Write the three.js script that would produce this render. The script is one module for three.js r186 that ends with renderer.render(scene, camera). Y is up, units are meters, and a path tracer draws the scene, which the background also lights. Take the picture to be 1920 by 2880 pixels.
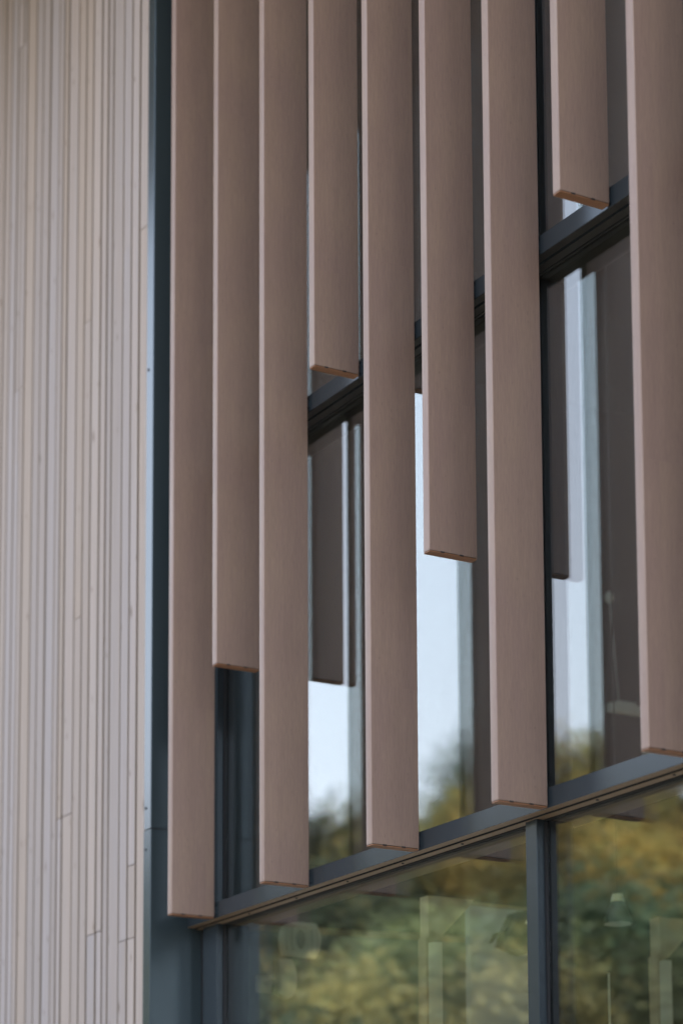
import * as THREE from 'three';
import { ImprovedNoise } from 'three/addons/math/ImprovedNoise.js';
import { mergeGeometries } from 'three/addons/utils/BufferGeometryUtils.js';

// ---------------------------------------------------------------- camera, sky, sun, exposure
const scene = new THREE.Scene();
// long lens with a rising front (the verticals of the photograph stay upright): the optical axis passes through the bottom edge of the picture
const FULL_H = 5769, FULL_W = 3846;
const camera = new THREE.PerspectiveCamera(THREE.MathUtils.radToDeg(2 * Math.atan(FULL_H / 2 / 6702.09)), 1920 / 2880, 0.1, 900);
camera.position.set(11.377237, 1.6, 5.685377);
camera.up.set(0.1128, 0.9918, 0.0602);
camera.lookAt(11.377237 - 0.859325, 1.6 + 0.127807, 5.685377 - 0.495204);
camera.setViewOffset(FULL_W, FULL_H, 1923 - 935.523, 0, 1920, 2880);
camera.focus = 10.55;
camera.userData.fStop = 0.62;
camera.updateProjectionMatrix();

const SKY_GAIN = 1.5;
{
  const W = 256, H = 128, data = new Float32Array(W * H * 4);
  for (let r = 0; r < H; r++) {
    const el = ((r + 0.5) / H - 0.5) * Math.PI, s = Math.max(0, Math.sin(el));
    const t = 1 - Math.exp(-s * 3.0);                         // hazy white near the horizon, bluer towards the zenith
    const c = el < 0 ? [0.16, 0.15, 0.13] : [1.00 - 0.62 * t, 1.02 - 0.53 * t, 1.07 - 0.38 * t];
    for (let k = 0; k < W; k++) data.set([c[0] * SKY_GAIN, c[1] * SKY_GAIN, c[2] * SKY_GAIN, 1], (r * W + k) * 4);
  }
  const sky = new THREE.DataTexture(data, W, H, THREE.RGBAFormat, THREE.FloatType);
  sky.mapping = THREE.EquirectangularReflectionMapping;
  sky.magFilter = THREE.LinearFilter; sky.minFilter = THREE.LinearFilter; sky.needsUpdate = true;
  scene.background = sky; scene.environment = sky;
}
const sun = new THREE.DirectionalLight(new THREE.Color(1, 0.9, 0.76), 3.9);   // stands behind the building: the facade is in shade, the trees opposite are lit
sun.position.set(44, 60, -50); sun.target.position.set(0, 4, 0);
sun.castShadow = true; sun.shadow.mapSize.set(4096, 4096);
Object.assign(sun.shadow.camera, { left: -90, right: 90, top: 90, bottom: -90, near: 1, far: 260 });
scene.add(sun, sun.target);

const renderer = new THREE.WebGLRenderer({ antialias: true });
renderer.toneMapping = THREE.LinearToneMapping;
renderer.toneMappingExposure = 2.6;
renderer.shadowMap.enabled = true;
renderer.setSize(682, 1024);

// ---------------------------------------------------------------- helpers
function rng(seed) { let a = seed >>> 0; return () => { a = (a + 0x6d2b79f5) | 0; let t = Math.imul(a ^ (a >>> 15), 1 | a); t = (t + Math.imul(t ^ (t >>> 7), 61 | t)) ^ t; return ((t ^ (t >>> 14)) >>> 0) / 4294967296; }; }
const rand = rng(20240);
const perlin = new ImprovedNoise();
const names = new Map();
function numbered(name) { const n = names.get(name) || 0; names.set(name, n + 1); return n ? `${name}_${String(n).padStart(3, '0')}` : name; }
function group(name, x = 0, y = 0, z = 0) { const g = new THREE.Group(); g.name = numbered(name); g.position.set(x, y, z); scene.add(g); return g; }
function tag(o, label, category, groupName) { Object.assign(o.userData, { label, category }); if (groupName) o.userData.group = groupName; return o; }
function mesh(name, geometry, material, parent) {
  const m = new THREE.Mesh(geometry, material);
  m.name = parent ? name : numbered(name); m.castShadow = m.receiveShadow = true;
  (parent || scene).add(m); return m;
}
function struct(name, geometry, material) { const m = mesh(name, geometry, material); m.userData.kind = 'structure'; return m; }
// a straight profile: pts are corners of the section, swept from a0 to a1. axis 'y': (p,q) = (x,z); axis 'x': (p,q) = (z,y); axis 'z': (p,q) = (x,y). uv in metres
function prism(pts, axis, a0, a1, uo = 0, vo = 0, smooth = false) {
  const pos = [], uv = [], nor = [];
  const put = (p, q, a) => axis === 'y' ? [p, a, q] : axis === 'x' ? [a, q, p] : [p, q, a];
  let area = 0;
  pts.forEach((p, i) => { const n = pts[(i + 1) % pts.length]; area += p[0] * n[1] - n[0] * p[1]; });
  if (area < 0) pts = pts.slice().reverse();
  // orientation of the (p, q, a) frame
  const flip = axis !== 'z';
  const N = pts.length; let run = uo;
  const en = pts.map((p, i) => { const n = pts[(i + 1) % N], dx = n[0] - p[0], dy = n[1] - p[1], l = Math.hypot(dx, dy) || 1; return [dy / l, -dx / l, l]; });
  const vn = pts.map((p, i) => { const a = en[(i + N - 1) % N], b = en[i]; const d = a[0] * b[0] + a[1] * b[1]; if (!smooth || d < 0.6) return null; const l = Math.hypot(a[0] + b[0], a[1] + b[1]); return [(a[0] + b[0]) / l, (a[1] + b[1]) / l]; });
  const tri = (A, B, C) => { const o = flip ? [A, C, B] : [A, B, C]; for (const v of o) { pos.push(...v.p); uv.push(...v.t); nor.push(...v.n); } };
  for (let i = 0; i < N; i++) {
    const p = pts[i], q = pts[(i + 1) % N], e = en[i], n0 = vn[i] || e, n1 = vn[(i + 1) % N] || e;
    const a = { p: put(p[0], p[1], a0), t: [run, a0 + vo], n: put(n0[0], n0[1], 0) }, b = { p: put(q[0], q[1], a0), t: [run + e[2], a0 + vo], n: put(n1[0], n1[1], 0) };
    const c = { p: put(q[0], q[1], a1), t: [run + e[2], a1 + vo], n: put(n1[0], n1[1], 0) }, d = { p: put(p[0], p[1], a1), t: [run, a1 + vo], n: put(n0[0], n0[1], 0) };
    tri(a, b, c); tri(a, c, d); run += e[2];
  }
  const faces = THREE.ShapeUtils.triangulateShape(pts.map((p) => new THREE.Vector2(p[0], p[1])), []);
  for (const [i, j, k] of faces) {
    const mk = (t, a, s) => ({ p: put(pts[t][0], pts[t][1], a), t: [pts[t][0] + uo, pts[t][1] + vo], n: put(0, 0, s) });
    tri(mk(i, a1, 1), mk(j, a1, 1), mk(k, a1, 1)); tri(mk(i, a0, -1), mk(k, a0, -1), mk(j, a0, -1));
  }
  const g = new THREE.BufferGeometry();
  g.setAttribute('position', new THREE.Float32BufferAttribute(pos, 3));
  g.setAttribute('normal', new THREE.Float32BufferAttribute(nor, 3));
  g.setAttribute('uv', new THREE.Float32BufferAttribute(uv, 2));
  return g;
}
// rectangle with rounded (or cut) corners
function rect(x0, x1, y0, y1, r = 0.002, seg = 1) {
  const out = [], cs = [[x1 - r, y1 - r, 0], [x0 + r, y1 - r, 1], [x0 + r, y0 + r, 2], [x1 - r, y0 + r, 3]];
  for (const [cx, cy, q] of cs) for (let k = 0; k <= seg; k++) { const a = (q + k / seg) * Math.PI / 2; out.push([cx + r * Math.cos(a), cy + r * Math.sin(a)]); }
  return out;
}
const boxG = (x0, x1, y0, y1, z0, z1) => prism([[x0, z0], [x1, z0], [x1, z1], [x0, z1]], 'y', y0, y1);
function texture(w, h, fill, srgb = true) {
  const data = new Uint8Array(w * h * 4);
  for (let y = 0; y < h; y++) for (let x = 0; x < w; x++) { const c = fill(x / w, y / h, x, y); const i = (y * w + x) * 4; data[i] = c[0]; data[i + 1] = c[1]; data[i + 2] = c[2]; data[i + 3] = 255; }
  const t = new THREE.DataTexture(data, w, h);
  t.wrapS = t.wrapT = THREE.RepeatWrapping; t.magFilter = THREE.LinearFilter; t.minFilter = THREE.LinearMipmapLinearFilter; t.generateMipmaps = true;
  if (srgb) t.colorSpace = THREE.SRGBColorSpace;
  t.needsUpdate = true; return t;
}
const toS = (v) => Math.round(255 * Math.min(1, Math.max(0, v <= 0.0031308 ? v * 12.92 : 1.055 * Math.pow(v, 1 / 2.4) - 0.055)));
const lin = (r, g, b) => new THREE.Color().setRGB(r, g, b);
const std = (o) => new THREE.MeshPhysicalMaterial(o);
function fbm(x, y, z, oct = 4) { let s = 0, a = 0.5; for (let i = 0; i < oct; i++) { s += a * perlin.noise(x, y, z); x *= 2; y *= 2; a *= 0.5; } return s; }

// ---------------------------------------------------------------- materials
// brown composite fin: fine vertical grain with a faint mottle, 0.5 m x 2 m
const finGrain = texture(512, 1024, (u, v, x, y) => {
  const a = perlin.noise(u * 120, v * 46, 3.1) * 0.6 + perlin.noise(u * 60, v * 15, 7.7) * 0.45 + (rng(x * 7919 + y * 104729)() - 0.5) * 0.4;
  const m = fbm(u * 4, v * 5, 11.5, 4), band = perlin.noise(u * 16, v * 1.5, 21.3);  // band: soft vertical streaks painted in for reflections off the glass
  const speck = Math.max(0, perlin.noise(u * 40, v * 90, 31.7) - 0.52) * 1.2;
  const k = 1 + 0.165 * a + 0.15 * m + 0.05 * band - 0.45 * speck;
  return [toS(0.268 * k), toS(0.178 * k * (1 + 0.03 * m)), toS(0.136 * k * (1 - 0.06 * m))];
});
finGrain.repeat.set(2, 0.5);
const finRough = texture(256, 256, (u, v) => { const k = 122 + 26 * fbm(u * 6, v * 3, 5.5, 3); return [k, k, k]; }, false);
finRough.repeat.set(2, 0.5);
const M = {};
M.fin = std({ map: finGrain, roughness: 1, roughnessMap: finRough, bumpMap: finGrain, bumpScale: 0.0003 });
M.finCap = std({ color: lin(0.26, 0.118, 0.055), roughness: 0.55 });
M.dark = std({ color: lin(0.012, 0.012, 0.013), roughness: 0.7 });
const frameNoise = texture(256, 256, (u, v, x, y) => { const k = 96 + 20 * fbm(u * 5, v * 5, 2.2, 3) + 10 * (rng(x * 31 + y * 977)() - 0.5); return [k, k, k]; }, false);
M.frame = std({ color: lin(0.027, 0.034, 0.039), roughness: 0.55, roughnessMap: frameNoise, specularColor: lin(0.8, 0.92, 1.0) });
M.trim = std({ color: lin(0.038, 0.052, 0.057), roughness: 0.55, roughnessMap: frameNoise, specularColor: lin(0.72, 0.90, 1.0), clearcoat: 0.35, clearcoatRoughness: 0.16 });
M.screw = std({ color: lin(0.02, 0.022, 0.024), roughness: 0.4, metalness: 0.6 });
M.glassOuter = std({ color: lin(0.93, 0.955, 0.95), transmission: 1, thickness: 0, roughness: 0, ior: 1.6 });
M.glassInner = std({ color: lin(0.94, 0.97, 0.95), transmission: 1, thickness: 0, roughness: 0, ior: 1.6 });
// pale limewashed timber, 0.25 m x 4 m, three variants of grain
function wood(seed, base) {
  const knots = []; const R = rng(seed);
  for (let i = 0; i < 9; i++) knots.push([R(), R(), 0.008 + 0.010 * R(), 0.3 + 0.5 * R()]);
  const t = texture(256, 2048, (u, v) => {
    const w = fbm(u * 5, v * 3, seed * 1.7, 3) * 0.10;
    const ring = Math.sin((u * 34 + fbm(u * 3, v * 2.2, seed * 3.3, 3) * 9) * 2.2);
    const fib = perlin.noise(u * 120, v * 22, seed * 9.1);
    let k = 1 + w + 0.05 * ring + 0.10 * fib, warm = 0.5 * fbm(u * 2.5, v * 5, seed + 40.5, 3);
    for (const [ku, kv, kr, ks] of knots) { const du = Math.abs(u - ku) * 0.25, dv = Math.abs(v - kv) * 4 * 0.4; const d = Math.hypot(du, dv) / kr; if (d < 1.4) { const q = ks * Math.exp(-d * d * 2.2); k *= 1 - 0.75 * q; warm += 1.1 * q; } }
    return [toS(base[0] * k * (1 + 0.05 * warm)), toS(base[1] * k * (1 - 0.035 * warm)), toS(base[2] * k * (1 - 0.14 * warm))];
  });
  t.repeat.set(4, 0.25); return t;
}
const woodTex = [wood(3, [0.52, 0.46, 0.42]), wood(8, [0.54, 0.485, 0.455]), wood(14, [0.50, 0.435, 0.385])];
M.boards = [];
for (let i = 0; i < 3; i++) for (const tint of [[0.70, 0.655, 0.63], [0.64, 0.61, 0.60], [0.715, 0.655, 0.605]]) M.boards.push(std({ map: woodTex[i], color: lin(...tint), roughness: 0.8, bumpMap: woodTex[i], bumpScale: 0.0015 }));
M.groove = std({ color: lin(0.21, 0.165, 0.125), roughness: 0.9 });
M.backing = std({ color: lin(0.13, 0.11, 0.095), roughness: 0.9 });
const concreteTex = texture(256, 256, (u, v) => { const k = 1 + 0.25 * fbm(u * 6, v * 6, 8.8, 4); return [toS(0.30 * k), toS(0.28 * k), toS(0.25 * k)]; });
M.soffit = std({ color: lin(0.16, 0.12, 0.09), roughness: 0.7 });
M.paving = std({ map: concreteTex, roughness: 0.9 });
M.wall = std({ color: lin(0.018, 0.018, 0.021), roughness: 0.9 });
M.floor = std({ color: lin(0.16, 0.115, 0.07), roughness: 0.6 });
M.bounceTan = std({ color: lin(0.25, 0.165, 0.095), roughness: 0.45 });  // warm light reflected from the ground, put into the lower underside colour
M.shadeBrown = std({ color: lin(0.020, 0.0175, 0.015), roughness: 0.45 });  // upper undersides: the shaded counterpart, darkness put into the colour
M.white = std({ color: lin(0.72, 0.71, 0.66), roughness: 0.6 });
M.cream = std({ color: lin(0.84, 0.79, 0.62), roughness: 0.6 });
M.oak = std({ color: lin(0.44, 0.32, 0.19), roughness: 0.6 });
M.black = std({ color: lin(0.018, 0.018, 0.02), roughness: 0.5 });

// ---------------------------------------------------------------- ground, building volume
const grassTex = texture(256, 256, (u, v, x, y) => { const k = 1 + 0.5 * fbm(u * 8, v * 8, 1.3, 4) + 0.3 * (rng(x * 131 + y * 7)() - 0.5); return [toS(0.34 * k), toS(0.265 * k), toS(0.16 * k)]; });
{
  const g = new THREE.PlaneGeometry(900, 900); g.rotateX(-Math.PI / 2);
  const t = grassTex.clone(); t.repeat.set(220, 220); t.needsUpdate = true;
  struct('ground', g, std({ map: t, roughness: 1 }));
  const p = new THREE.PlaneGeometry(70, 22); p.rotateX(-Math.PI / 2); p.translate(8, 0.004, 11.4);
  const t2 = concreteTex.clone(); t2.repeat.set(16, 5); t2.needsUpdate = true;
  struct('pavement', p, std({ map: t2, roughness: 0.9, color: lin(1.25, 1.15, 1.0) }));
}
const XL = -6.2, XR = 15.2, ZB = -10;
struct('floor', boxG(XL, XR, 0.01, 0.30, ZB, -0.20), M.floor);
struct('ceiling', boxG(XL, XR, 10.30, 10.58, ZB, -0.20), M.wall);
struct('wall_back', mergeGeometries([boxG(XL, XR, 2.60, 10.30, ZB - 0.3, ZB), ...[XL, -1.2, 3.8, 8.8, 13.6].map((x) => boxG(x, x + 0.4, 0.302, 2.597, ZB - 0.3, ZB))]), M.wall);   // lower part opened up: added gaps that let sun brighten the hall
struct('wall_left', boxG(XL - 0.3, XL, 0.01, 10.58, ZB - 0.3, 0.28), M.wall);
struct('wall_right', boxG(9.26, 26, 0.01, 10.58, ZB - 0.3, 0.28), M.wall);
{
  const roof = boxG(XL - 2.0, 28, 10.60, 10.95, ZB - 1.5, 2.9);
  struct('roof', roof, M.soffit);
}

// ---------------------------------------------------------------- timber cladding
const ZC = 0.326;
{
  const clad = group('timber_cladding_wall');
  tag(clad, 'pale limewashed vertical timber board wall left of the dark metal corner', 'wall');
  mesh('backing', boxG(XL, 0.052, 0.02, 10.58, -0.20, ZC - 0.034), M.backing, clad);
  const grooves = [-1.951, -1.846, -1.755, -1.692, -1.549, -1.436, -1.322, -1.19, -1.111, -1.04, -0.896, -0.786, -0.681, -0.56, -0.475, -0.403, -0.26, -0.148, -0.045, 0.068];
  const R = rng(77);
  let x = grooves[0]; while (x > XL + 0.2) { x -= 0.06 + 0.09 * R(); grooves.unshift(x); }
  const brownFlanks = (g) => { const n = g.attributes.normal; g.clearGroups(); for (let i = 0; i < n.count; i += 3) { const side = Math.abs(n.getX(i)) > 0.6 ? 1 : 0, last = g.groups[g.groups.length - 1]; if (last && last.materialIndex === side) last.count += 3; else g.addGroup(i, 3, side); } return g; };   // the flanks in the grooves take a darker brown
  const joints = { '-1.111': [4.545], '-1.04': [4.545], '-0.56': [3.803], '-0.681': [3.80], '-0.26': [3.703], '-0.148': [3.703, 4.102], '-0.045': [7.676], '-0.786': [7.417], '-0.896': [5.673], '-0.681b': [], '-1.755': [7.377, 9.632], '-1.846': [7.377, 9.632] };
  for (let i = 0; i + 1 < grooves.length; i++) {
    const a = grooves[i], b = grooves[i + 1];
    const gap = 0.0070 + 0.0022 * R(), proud = ZC - 0.008 + 0.005 * R();
    const ys = [0.12, ...((joints[String(a)] || []).slice().sort((p, q) => p - q)), 10.58];
    for (let k = 0; k + 1 < ys.length; k++) {
      const lo = ys[k] + (k ? 0.0025 : 0), hi = ys[k + 1] - (k + 2 < ys.length ? 0.0025 : 0), dz = k ? (R() - 0.5) * 0.004 : 0;
      mesh('board', brownFlanks(prism(rect(a + gap, b - gap, ZC - 0.034, proud + dz, 0.0025), 'y', lo, hi, R() * 3, R() * 9)), [M.boards[Math.floor(R() * M.boards.length)], M.groove], clad);
    }
  }
}

// ---------------------------------------------------------------- metal corner trim between timber and glass
{
  const trim = group('metal_corner_trim');
  tag(trim, 'dark blue grey folded metal corner between the timber wall and the fins', 'corner trim');
  const XO = 0.072, XC = 0.1535, t = 0.003;
  const fold = (tilt) => [[XO, ZC + tilt], [XC - 0.003, ZC], [XC, ZC - 0.003], [XC, -0.02], [XC - t, -0.02], [XC - t, ZC - t - 0.002], [XO, ZC - t + tilt]];
  mesh('trim_panel', prism(fold(0.0018), 'y', 0.02, 4.2555), M.trim, trim);
  mesh('trim_panel', prism(fold(0), 'y', 4.2615, 10.58), M.trim, trim);
  mesh('joint_backing', boxG(XO + 0.004, XC - 0.004, 0.02, 10.57, 0.0, ZC - 0.012), M.dark, trim);
  for (const [sx, sy] of [[0.0935, 4.377], [0.0965, 4.151], [0.0943, 6.82], [0.094, 1.9], [0.094, 9.4]]) {
    const g = new THREE.CylinderGeometry(0.0075, 0.009, 0.004, 20); g.rotateX(Math.PI / 2); g.translate(sx, sy, ZC + 0.002);
    mesh('screw', g, M.screw, trim);
  }
}

// ---------------------------------------------------------------- curtain wall
const T1 = [3.741, 3.826], T2 = [6.137, 6.222], TB = [0.30, 0.38], TT = [10.22, 10.30];
const MULL = [[0.2246, 0.3854], [3.2309, 3.3138], [6.24, 6.323], [9.17, 9.26]];
{
  const cw = group('glazed_curtain_wall');
  tag(cw, 'dark grey framed double glazed window wall behind the brown fins', 'window wall');
  const X0 = 0.1565, X1 = 9.26;
  mesh('jamb_infill', boxG(0.1545, MULL[0][0] - 0.001, 0.381, 10.219, -0.15, 0.025), M.dark, cw);
  const transom = (y0, y1, screws, under) => {
    const t = mesh('transom', prism([[-0.047, y0 - 0.006], [0.058, y0 - 0.006], [0.058, y0 + 0.010], [0.0645, y0 + 0.010], [0.0645, y0 + 0.0015], [0.066, y0], [0.1085, y0], [0.110, y0 + 0.0015], [0.110, y1 - 0.0015], [0.1085, y1], [-0.047, y1]], 'x', X0, X1), M.frame, cw);
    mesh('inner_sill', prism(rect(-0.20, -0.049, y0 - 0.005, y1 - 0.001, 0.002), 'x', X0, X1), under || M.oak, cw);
    if (under) { mesh('underside_tint', prism(rect(0.067, 0.1075, y0 - 0.0018, y0 - 0.0002, 0.0005), 'x', X0, X1), under, t); mesh('glazing_bead', prism(rect(0.015, 0.0575, y0 - 0.0078, y0 - 0.0062, 0.0005), 'x', X0, X1), under, t); }
    if (screws) for (let sx = 0.735; sx < 9; sx += 0.5) {
      const g = new THREE.CylinderGeometry(0.007, 0.0055, 0.005, 16); g.translate(sx + 0.003 * (rand() - 0.5), y0 - 0.0100, 0.044);
      mesh('screw', g, M.screw, t);
    }
  };
  transom(...TB); transom(T1[0], T1[1], true, M.bounceTan); transom(T2[0], T2[1], false, M.shadeBrown); transom(...TT, false, M.shadeBrown);
  const rows = [[TB[1], T1[0] - 0.006], [T1[1], T2[0] - 0.006], [T2[1], TT[0] - 0.006]];
  for (const [m0, m1] of MULL) for (const [r0, r1] of rows)
    mesh('mullion', prism(rect(m0, m1, -0.14, 0.05, 0.0025), 'y', r0 + 0.0005, r1 - 0.0005), M.frame, cw);
  for (let c = 0; c < 3; c++) for (const [r0, r1] of rows) {
    const a = MULL[c][1], b = MULL[c + 1][0];
    mesh('glass_pane', boxG(a + 0.004, b - 0.004, r0 + 0.004, r1 - 0.004, -0.006, 0), M.glassOuter, cw);
    mesh('glass_pane', boxG(a + 0.004, b - 0.004, r0 + 0.004, r1 - 0.004, -0.0435, -0.0375), M.glassInner, cw);
    const g = [boxG(a + 0.0005, a + 0.011, r0 + 0.012, r1 - 0.012, 0.0015, 0.013), boxG(b - 0.011, b - 0.0005, r0 + 0.012, r1 - 0.012, 0.0015, 0.013),
      boxG(a + 0.0005, b - 0.0005, r0 + 0.0005, r0 + 0.012, 0.0015, 0.013), boxG(a + 0.0005, b - 0.0005, r1 - 0.006, r1 - 0.0005, 0.0015, 0.010),
      boxG(a + 0.0005, a + 0.018, r0 + 0.0005, r1 - 0.0005, -0.036, -0.008), boxG(b - 0.018, b - 0.0005, r0 + 0.0005, r1 - 0.0005, -0.036, -0.008),
      boxG(a + 0.019, b - 0.019, r0 + 0.0005, r0 + 0.018, -0.036, -0.008), boxG(a + 0.019, b - 0.019, r1 - 0.008, r1 - 0.0005, -0.036, -0.008)];
    mesh('gasket', mergeGeometries(g), M.dark, cw);
  }
}

// ---------------------------------------------------------------- the brown fins
const FZ0 = 0.1224, FZ1 = 0.3681, FT = 0.0497;
const H = [3.738, 4.936, 6.136];
const finDx = [-0.0015, -0.0018, 0.0006, 0.0019, 0.003, 0.0003, -0.0005, -0.0012, -0.001, 0, 0, 0, 0, 0, 0];
const finKind = [0, 1, 0, 2, 0, 1, 0, 2, 0, 0, 1, 0, 0, 1, 0];
const finLabels = [
  'leftmost long brown fin beside the dark metal corner, in front of the window jamb',
  'brown fin ending at mid height, second from the timber wall',
  'long brown fin third from the timber wall, reaching the lower transom',
  'shortest brown fin of the left half, its orange end just above the upper transom',
  'long brown fin near the middle, between the short fin and the mid length fin',
  'brown fin ending halfway down the window, its orange end against the bright sky reflection',
  'long brown fin in front of the mullion, reaching the lower transom right of the middle',
  'short brown fin at the upper right, with a broad orange end above the upper transom',
  'nearest brown fin, blurred and cut by the right edge of the picture',
];
for (let k = 1; k <= 15; k++) {
  const x = k * 0.5 + finDx[k - 1], h = H[finKind[k - 1]];
  const fin = group('sun_fin', x - FT / 2, h, (FZ0 + FZ1) / 2);
  tag(fin, finLabels[k - 1] || 'long brown vertical fin beyond the right edge of the picture', 'sun fin', k > 9 ? 'brown fins beyond the picture' : 'vertical brown fins on the facade');
  const hx = FT / 2, hz = (FZ1 - FZ0) / 2;
  mesh('blade', prism(rect(-hx, hx, -hz, hz, 0.0035, 3), 'y', 0.0075, 10.59 - h, rand() * 3, rand() * 7, true), M.fin, fin);
  mesh('seam', prism(rect(-hx + 0.003, hx - 0.003, -hz + 0.003, hz - 0.003, 0.003, 2), 'y', 0.0035, 0.009), M.dark, fin);
  const cap = prism(rect(-hx + 0.0006, hx - 0.0006, -hz + 0.0006, hz - 0.0006, 0.004, 3), 'y', 0, 0.0045, 0, 0, true);
  mesh('end_cap', cap, M.finCap, fin);
  for (const z of [hz * 0.46, -hz * 0.34]) mesh('fixing_slot', prism(rect(hx - 0.004, hx + 0.0006, z - 0.010, z + 0.010, 0.001), 'y', 0.002, 0.0088), M.dark, fin);
  for (const y of [3.783, 6.18, 9.2]) if (y > h) mesh('bracket', boxG(-0.012, 0.012, y - h - 0.02, y - h + 0.02, -hz - (y === 9.2 ? 0.07 : 0.0118), -hz + 0.001), M.frame, fin);
}

// ---------------------------------------------------------------- inside, behind the glass
{
  const p = group('low_partition', -0.82, 0.3, -1.4);
  tag(p, 'pale low partition wall behind the lower left window', 'partition');
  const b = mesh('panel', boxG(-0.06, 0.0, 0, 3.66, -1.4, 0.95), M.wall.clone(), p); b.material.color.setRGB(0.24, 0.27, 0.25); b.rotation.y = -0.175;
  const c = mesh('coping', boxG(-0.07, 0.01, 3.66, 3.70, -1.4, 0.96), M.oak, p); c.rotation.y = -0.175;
}
function postWithGusset(x, y, z, name, label) {
  const p = group(name, x, 0.3, z); tag(p, label, 'column', 'columns inside the hall');
  const top = y - 0.3;
  mesh('post', prism(rect(-0.079, 0, -0.085, 0, 0.002), 'y', 0, top - 0.24), M.cream, p);
  mesh('post_face', boxG(-0.079, -0.001, 0, top - 0.22, 0.0008, 0.014), M.oak, p);
  const s = [[0, 0], [0, -0.25], [-0.061, -0.228], [-0.237, -0.052], [-0.283, 0]].map(([a, b]) => [a, top + b]);
  mesh('gusset', prism(s, 'x', -0.079, 0.002), M.oak, p);
  return p;
}
postWithGusset(1.113, 3.84, -0.8, 'hall_column', 'slim pale column with a triangular wooden gusset behind the lower window');
postWithGusset(0.97, 3.885, -2.4, 'hall_column', 'pale column at the lower right edge behind the glass');
{
  const p = group('pale_wall_panel', -0.018, 0.3, -1.8);
  tag(p, 'large pale upright panel left of the lower mullion behind the glass', 'panel');
  mesh('panel', boxG(-0.05, 0, 0, 3.755, -0.46, 0.0), M.white, p);
  mesh('top_rail', boxG(-0.055, 0.006, 3.757, 3.772, -0.465, 0.004), M.oak, p);
}
{
  const p = group('spotlight', 0.102, 3.8, -1.95);
  tag(p, 'dark angular spotlight with a hooked bracket in front of the pale panel', 'spotlight');
  const pts = [[1.069, 0.21], [1.145, 0.222], [1.19, 0.08], [1.19, 0.006], [1.125, -0.035], [0.974, 0.003], [0.997, 0.079]];
  mesh('housing', prism(pts.map(([a, b]) => [-(a - 1.0), b]), 'x', -0.05, 0.05), M.black, p);
  mesh('bracket', prism([[-0.06, 0.16], [0.02, 0.084], [0.06, 0.078], [0.095, 0.021], [0.088, 0.021], [0.05, 0.07], [-0.03, 0.09]], 'x', -0.015, 0.015), M.black, p);
  for (const [a, b, r] of [[-0.13, 0.15, 0.008], [-0.155, 0.13, 0.006]]) { const g = new THREE.CylinderGeometry(r, r, 0.02, 16); g.rotateZ(Math.PI / 2); g.translate(0.055, b, a); mesh('lens', g, M.cream, p); }
}
{
  const p = group('slotted_lantern', -0.311, 3.816, -0.835);
  tag(p, 'pale barrel shaped lantern with curved slots high in the lower left window', 'lantern');
  const s = new THREE.Shape(); // (a, b): a runs into the room
  s.moveTo(-0.126, -0.098); s.quadraticCurveTo(-0.150, -0.02, -0.126, 0.060); s.quadraticCurveTo(-0.07, 0.102, 0.005, 0.098); s.lineTo(0.101, 0.099); s.quadraticCurveTo(0.165, 0.0, 0.095, -0.100); s.lineTo(-0.126, -0.098);
  for (const [c, bow] of [[-0.092, -0.018], [-0.055, -0.012], [0.062, 0.014], [0.098, 0.02]]) {
    const h = new THREE.Path(), w = 0.009;
    h.moveTo(c, 0.066); h.quadraticCurveTo(c + bow, 0, c, -0.068); h.lineTo(c + w, -0.068); h.quadraticCurveTo(c + w + bow, 0, c + w, 0.066); s.holes.push(h);
  }
  const g = new THREE.ExtrudeGeometry(s, { depth: 0.012, bevelEnabled: true, bevelSize: 0.002, bevelThickness: 0.002, bevelSegments: 2, curveSegments: 16 }); g.rotateY(Math.PI / 2);
  mesh('shade', g, M.cream, p);
  const e = new THREE.SphereGeometry(1, 24, 16); e.scale(0.012, 0.058, 0.030); e.translate(0.012, 0.004, 0.0); mesh('core', e, std({ color: lin(0.46, 0.43, 0.34), roughness: 0.6 }), p);
  const w = new THREE.CylinderGeometry(0.003, 0.003, 6.4, 8); w.translate(-0.02, 3.3, 0.05); mesh('cord', w, M.black, p);
}
{
  const p = group('crescent_wall_lamp', -0.311, 3.59, -0.74);
  tag(p, 'pale curved crescent shade under the slotted lantern', 'lamp');
  const s = new THREE.Shape(); s.moveTo(-0.05, 0.1); s.lineTo(0.03, 0.105); s.quadraticCurveTo(0.075, 0.04, 0.055, -0.06); s.quadraticCurveTo(0.04, -0.12, -0.01, -0.108); s.lineTo(-0.05, -0.085); s.quadraticCurveTo(-0.03, 0, -0.05, 0.1);
  const g = new THREE.ExtrudeGeometry(s, { depth: 0.05, bevelEnabled: true, bevelSize: 0.006, bevelThickness: 0.006, bevelSegments: 3, curveSegments: 14 }); g.rotateY(Math.PI / 2); g.translate(-0.03, 0, 0);
  mesh('shade', g, M.cream, p);
  mesh('wall_arm', boxG(-0.25, -0.03, -0.01, 0.01, -0.01, 0.01), M.cream, p);
  mesh('wall_plate', boxG(-0.262, -0.25, -0.05, 0.05, -0.05, 0.05), M.cream, p);
}
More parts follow.
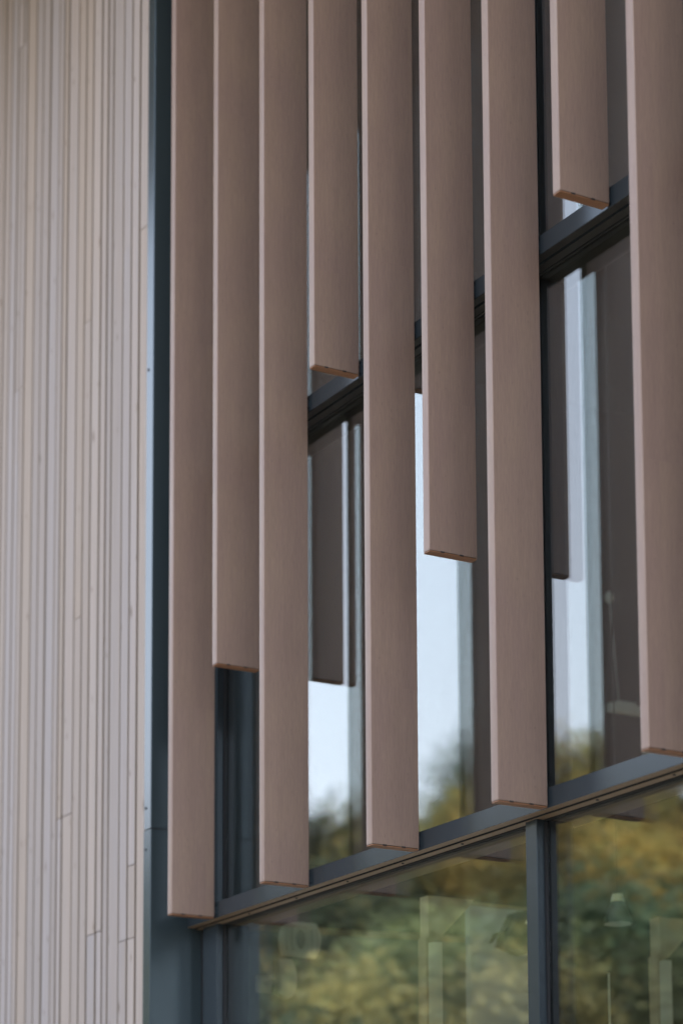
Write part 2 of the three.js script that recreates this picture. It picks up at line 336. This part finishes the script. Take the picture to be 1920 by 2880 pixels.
{
  const p = group('pendant_lamp', 1.131, 3.86, -2.0);
  tag(p, 'dark cone pendant lamp with a ribbed golden crown right of the mullion', 'pendant lamp');
  const prof = [[0.086, -0.075], [0.058, 0.0], [0.036, 0.048]].map(([r, y]) => new THREE.Vector2(r, y));
  mesh('shade', new THREE.LatheGeometry(prof, 40), std({ color: lin(0.03, 0.03, 0.028), roughness: 0.5, side: THREE.DoubleSide }), p);
  const crown = new THREE.LatheGeometry([[0.0355, 0.048], [0.026, 0.09], [0.0, 0.092]].map(([r, y]) => new THREE.Vector2(r, y)), 40);
  mesh('crown', crown, std({ color: lin(0.75, 0.58, 0.26), roughness: 0.4 }), p);
  const ribs = []; for (let i = 0; i < 22; i++) { const a = i / 22 * Math.PI * 2; const g = new THREE.CylinderGeometry(0.0014, 0.0014, 0.044, 6); g.rotateZ(0.23); g.translate(0.032, 0.069, 0); g.rotateY(a); ribs.push(g); }
  mesh('rib', mergeGeometries(ribs), M.cream, p);
  const b = new THREE.ConeGeometry(0.076, 0.05, 30, 1, true); b.translate(0, -0.05, 0); mesh('inner_reflector', b, std({ color: lin(0.75, 0.74, 0.66), roughness: 0.5, side: THREE.DoubleSide }), p);
  const w = new THREE.CylinderGeometry(0.003, 0.003, 6.34, 8); w.translate(0, 3.27, 0); mesh('cord', w, M.black, p);
}
{
  const p = group('thin_pole', 0.77, 0.3, -2.2);
  tag(p, 'thin pale upright pole below the cone pendant lamp', 'pole');
  const g = new THREE.CylinderGeometry(0.004, 0.005, 3.28, 10); g.translate(0, 1.64, 0); mesh('rod', g, M.cream, p);
  const f = new THREE.CylinderGeometry(0.14, 0.15, 0.02, 28); f.translate(0, 0.011, 0); mesh('foot', f, M.cream, p);
}
{
  const p = group('linear_pendant_lamp', -0.25, 5.446, -3.0);
  tag(p, 'slim white bar lamp hung on a thin cable behind the upper right window', 'linear lamp');
  mesh('bar', prism(rect(-0.025, 0.025, -0.03, 0.025, 0.006, 2), 'z', -1.5, 0.0), M.white, p);
  mesh('mount', prism(rect(-0.018, 0.018, 0.0255, 0.045, 0.003, 2), 'z', -0.2, -0.06), M.white, p);
  for (const z of [-0.075, -1.38]) {
    const dir = new THREE.Vector3(0.012, 0.70, 0.07), q = new THREE.Quaternion().setFromUnitVectors(new THREE.Vector3(0, 1, 0), dir.clone().normalize());
    for (const [name, rad, from, to] of [['cable', 0.0026, 0, 0.70], ['wire', 0.0007, 0.70, dir.length() * 4.81 / 0.70]]) { const g = new THREE.CylinderGeometry(rad, rad, to - from, 8); g.translate(0, (from + to) / 2, 0); g.applyQuaternion(q); g.translate(0, 0.043, z); mesh(name, g, name === 'wire' ? M.black : M.white, p); }
    const d = new THREE.SphereGeometry(0.028, 20, 14); d.scale(1, 1.3, 1); d.translate(0.012, 0.696, z + 0.067); mesh('cable_grip', d, M.white, p);
  }
}

// ---------------------------------------------------------------- the trees opposite, seen in the glass
const spray = (() => {        // a spray of leaf-sized faces
  const R = rng(5), parts = [];
  for (let i = 0; i < 64; i++) {
    const g = new THREE.PlaneGeometry(0.05 + 0.03 * R(), 0.036 + 0.02 * R()); g.rotateX(R() * 6.28); g.rotateY(R() * 6.28); g.rotateZ(R() * 6.28);
    g.translate((R() - 0.5) * 0.95, (R() - 0.5) * 0.8, (R() - 0.5) * 0.95); parts.push(g);
  }
  return mergeGeometries(parts);
})();
M.leaf = std({ color: lin(1, 1, 1), roughness: 0.85, transmission: 0.3, thickness: 0, side: THREE.DoubleSide });
M.bark = std({ color: lin(0.085, 0.065, 0.048), roughness: 0.95 });
const palettes = {
  golden: [[0.42, 0.30, 0.085], [0.34, 0.28, 0.085], [0.22, 0.23, 0.075]],
  olive: [[0.15, 0.18, 0.075], [0.26, 0.23, 0.085], [0.07, 0.105, 0.055]],
  dark: [[0.06, 0.10, 0.055], [0.09, 0.125, 0.06], [0.18, 0.20, 0.075]],
};
const treeLabels = { golden: 'golden autumn tree mirrored in the lower windows', olive: 'olive green tree mirrored blurred in the lower windows', dark: 'dark green tree mirrored as a dim patch in the windows' };
function tree(x, z, height, radius, kind, seed, count) {
  const R = rng(seed), t = group(`${kind === 'golden' ? 'golden' : kind === 'olive' ? 'olive' : 'dark'}_tree`, x, 0, z);
  tag(t, treeLabels[kind], 'tree', 'trees opposite the facade');
  const limbs = [];
  const limb = (a, b, r0, r1) => { const d = new THREE.Vector3().subVectors(b, a), g = new THREE.CylinderGeometry(r1, r0, d.length(), 7); g.translate(0, d.length() / 2, 0); g.applyQuaternion(new THREE.Quaternion().setFromUnitVectors(new THREE.Vector3(0, 1, 0), d.clone().normalize())); g.translate(a.x, a.y, a.z); limbs.push(g); };
  const fork = new THREE.Vector3((R() - 0.5) * 0.4, height * 0.32, (R() - 0.5) * 0.4); limb(new THREE.Vector3(0, -0.1, 0), fork, height * 0.024, height * 0.016);
  const clumps = [];
  for (let i = 0; i < 26; i++) {
    const u = R() * 2 - 1, a = R() * 6.283, rr = 0.55 + 0.45 * Math.pow(R(), 0.6), s = Math.sqrt(1 - u * u);
    const c = new THREE.Vector3(Math.cos(a) * s * radius * rr, height * 0.60 + u * height * 0.36 * rr, Math.sin(a) * s * radius * rr);
    clumps.push([c, radius * (0.24 + 0.22 * R()), R(), R() < 0.3 ? 0.12 + 0.1 * R() : 0.55 + 1.2 * R()]);  // last value colours some clumps near black, standing in for shaded pockets
    if (i < 9) limb(fork, c.clone().multiplyScalar(0.9).add(new THREE.Vector3(0, height * 0.05, 0)), height * 0.011, height * 0.003);
  }
  mesh('trunk', mergeGeometries(limbs), M.bark, t);
  const crown = new THREE.InstancedMesh(spray, M.leaf, count); crown.name = 'crown'; crown.castShadow = crown.receiveShadow = true; crown.userData.kind = 'stuff';
  const m = new THREE.Matrix4(), q = new THREE.Quaternion(), e = new THREE.Euler(), col = new THREE.Color(), pal = palettes[kind];
  for (let i = 0; i < count; i++) {
    const [c, r, tone, shade] = clumps[Math.floor(R() * clumps.length)];
    const u = R() * 2 - 1, a = R() * 6.283, s = Math.sqrt(1 - u * u), d = r * Math.cbrt(R()) * (0.85 + 0.4 * R());
    const p = new THREE.Vector3(c.x + Math.cos(a) * s * d, c.y + u * d * 0.8, c.z + Math.sin(a) * s * d);
    q.setFromEuler(e.set(R() * 6.28, R() * 6.28, R() * 6.28)); const k = 0.8 + 0.7 * R();
    m.compose(p, q, new THREE.Vector3(k, k, k)); crown.setMatrixAt(i, m);
    const pick = tone < 0.45 ? 0 : tone < 0.75 ? 1 : 2, j = R() < 0.82 ? pick : Math.floor(R() * 3), v = (0.8 + 0.4 * R()) * shade;
    col.setRGB(pal[j][0] * v, pal[j][1] * v, pal[j][2] * v); crown.setColorAt(i, col);
  }
  t.add(crown);
}
{
  const kinds = ['olive', 'dark', 'olive', 'golden', 'dark', 'olive', 'olive', 'dark'];
  const R = rng(901); let n = 0;
  // as seen from in front of the glass, over a fan of directions; three rows, the crowns rising to the right
  for (const [dist, el0, rad, a0, a1, step] of [[36, 9.2, 3.0, 22, 46, 4.7], [47, 12.4, 3.7, 19, 50, 4.4], [60, 13.4, 4.4, 16, 56, 6.5]]) {
    for (let a = a0; a <= a1; a += step) {
      const b = a + (R() - 0.5) * 1.2, an = b * Math.PI / 180, d = dist * (0.95 + 0.1 * R());
      const el = (el0 + Math.max(-1.5, Math.min(1.8, (b - 32) * 0.25)) - (b > 37.6 ? 2.0 : 0) + (R() - 0.5) * 0.8) * Math.PI / 180;
      tree(11.38 - d * Math.cos(an), -5.69 + d * Math.sin(an), (1.6 + d * Math.tan(el)) / 1.03, rad * (0.9 + 0.25 * R()), dist === 36 ? (n % 3 ? 'olive' : 'dark') : b > 31.2 && b < 37 && dist === 47 ? 'golden' : n % 3 ? 'olive' : 'dark', 1000 + n, 2900); n++;
    }
  }
  // the crowns that rise into the upper panes
  for (const [a, el, d, rad, kind] of [[29.6, 12.7, 44, 3.2, 'olive'], [32.3, 13.2, 47, 2.4, 'golden'], [33.6, 12.8, 50, 3.2, 'golden'], [35.9, 13.6, 46, 3.6, 'golden']]) {
    const an = a * Math.PI / 180; tree(11.38 - d * Math.cos(an), -5.69 + d * Math.sin(an), (1.6 + d * Math.tan(el * Math.PI / 180)) / 1.03, rad, kind, 1500 + Math.round(a * 10), 3600);
  }
  for (let k = 0; k < 8; k++) tree(-4 + k * 6.5 + 2 * R(), 27 + 5 * R(), 10 + 3 * R(), 3.4 + R(), kinds[(n + k) % kinds.length], 2000 + k, 3000);
}
renderer.render(scene, camera);
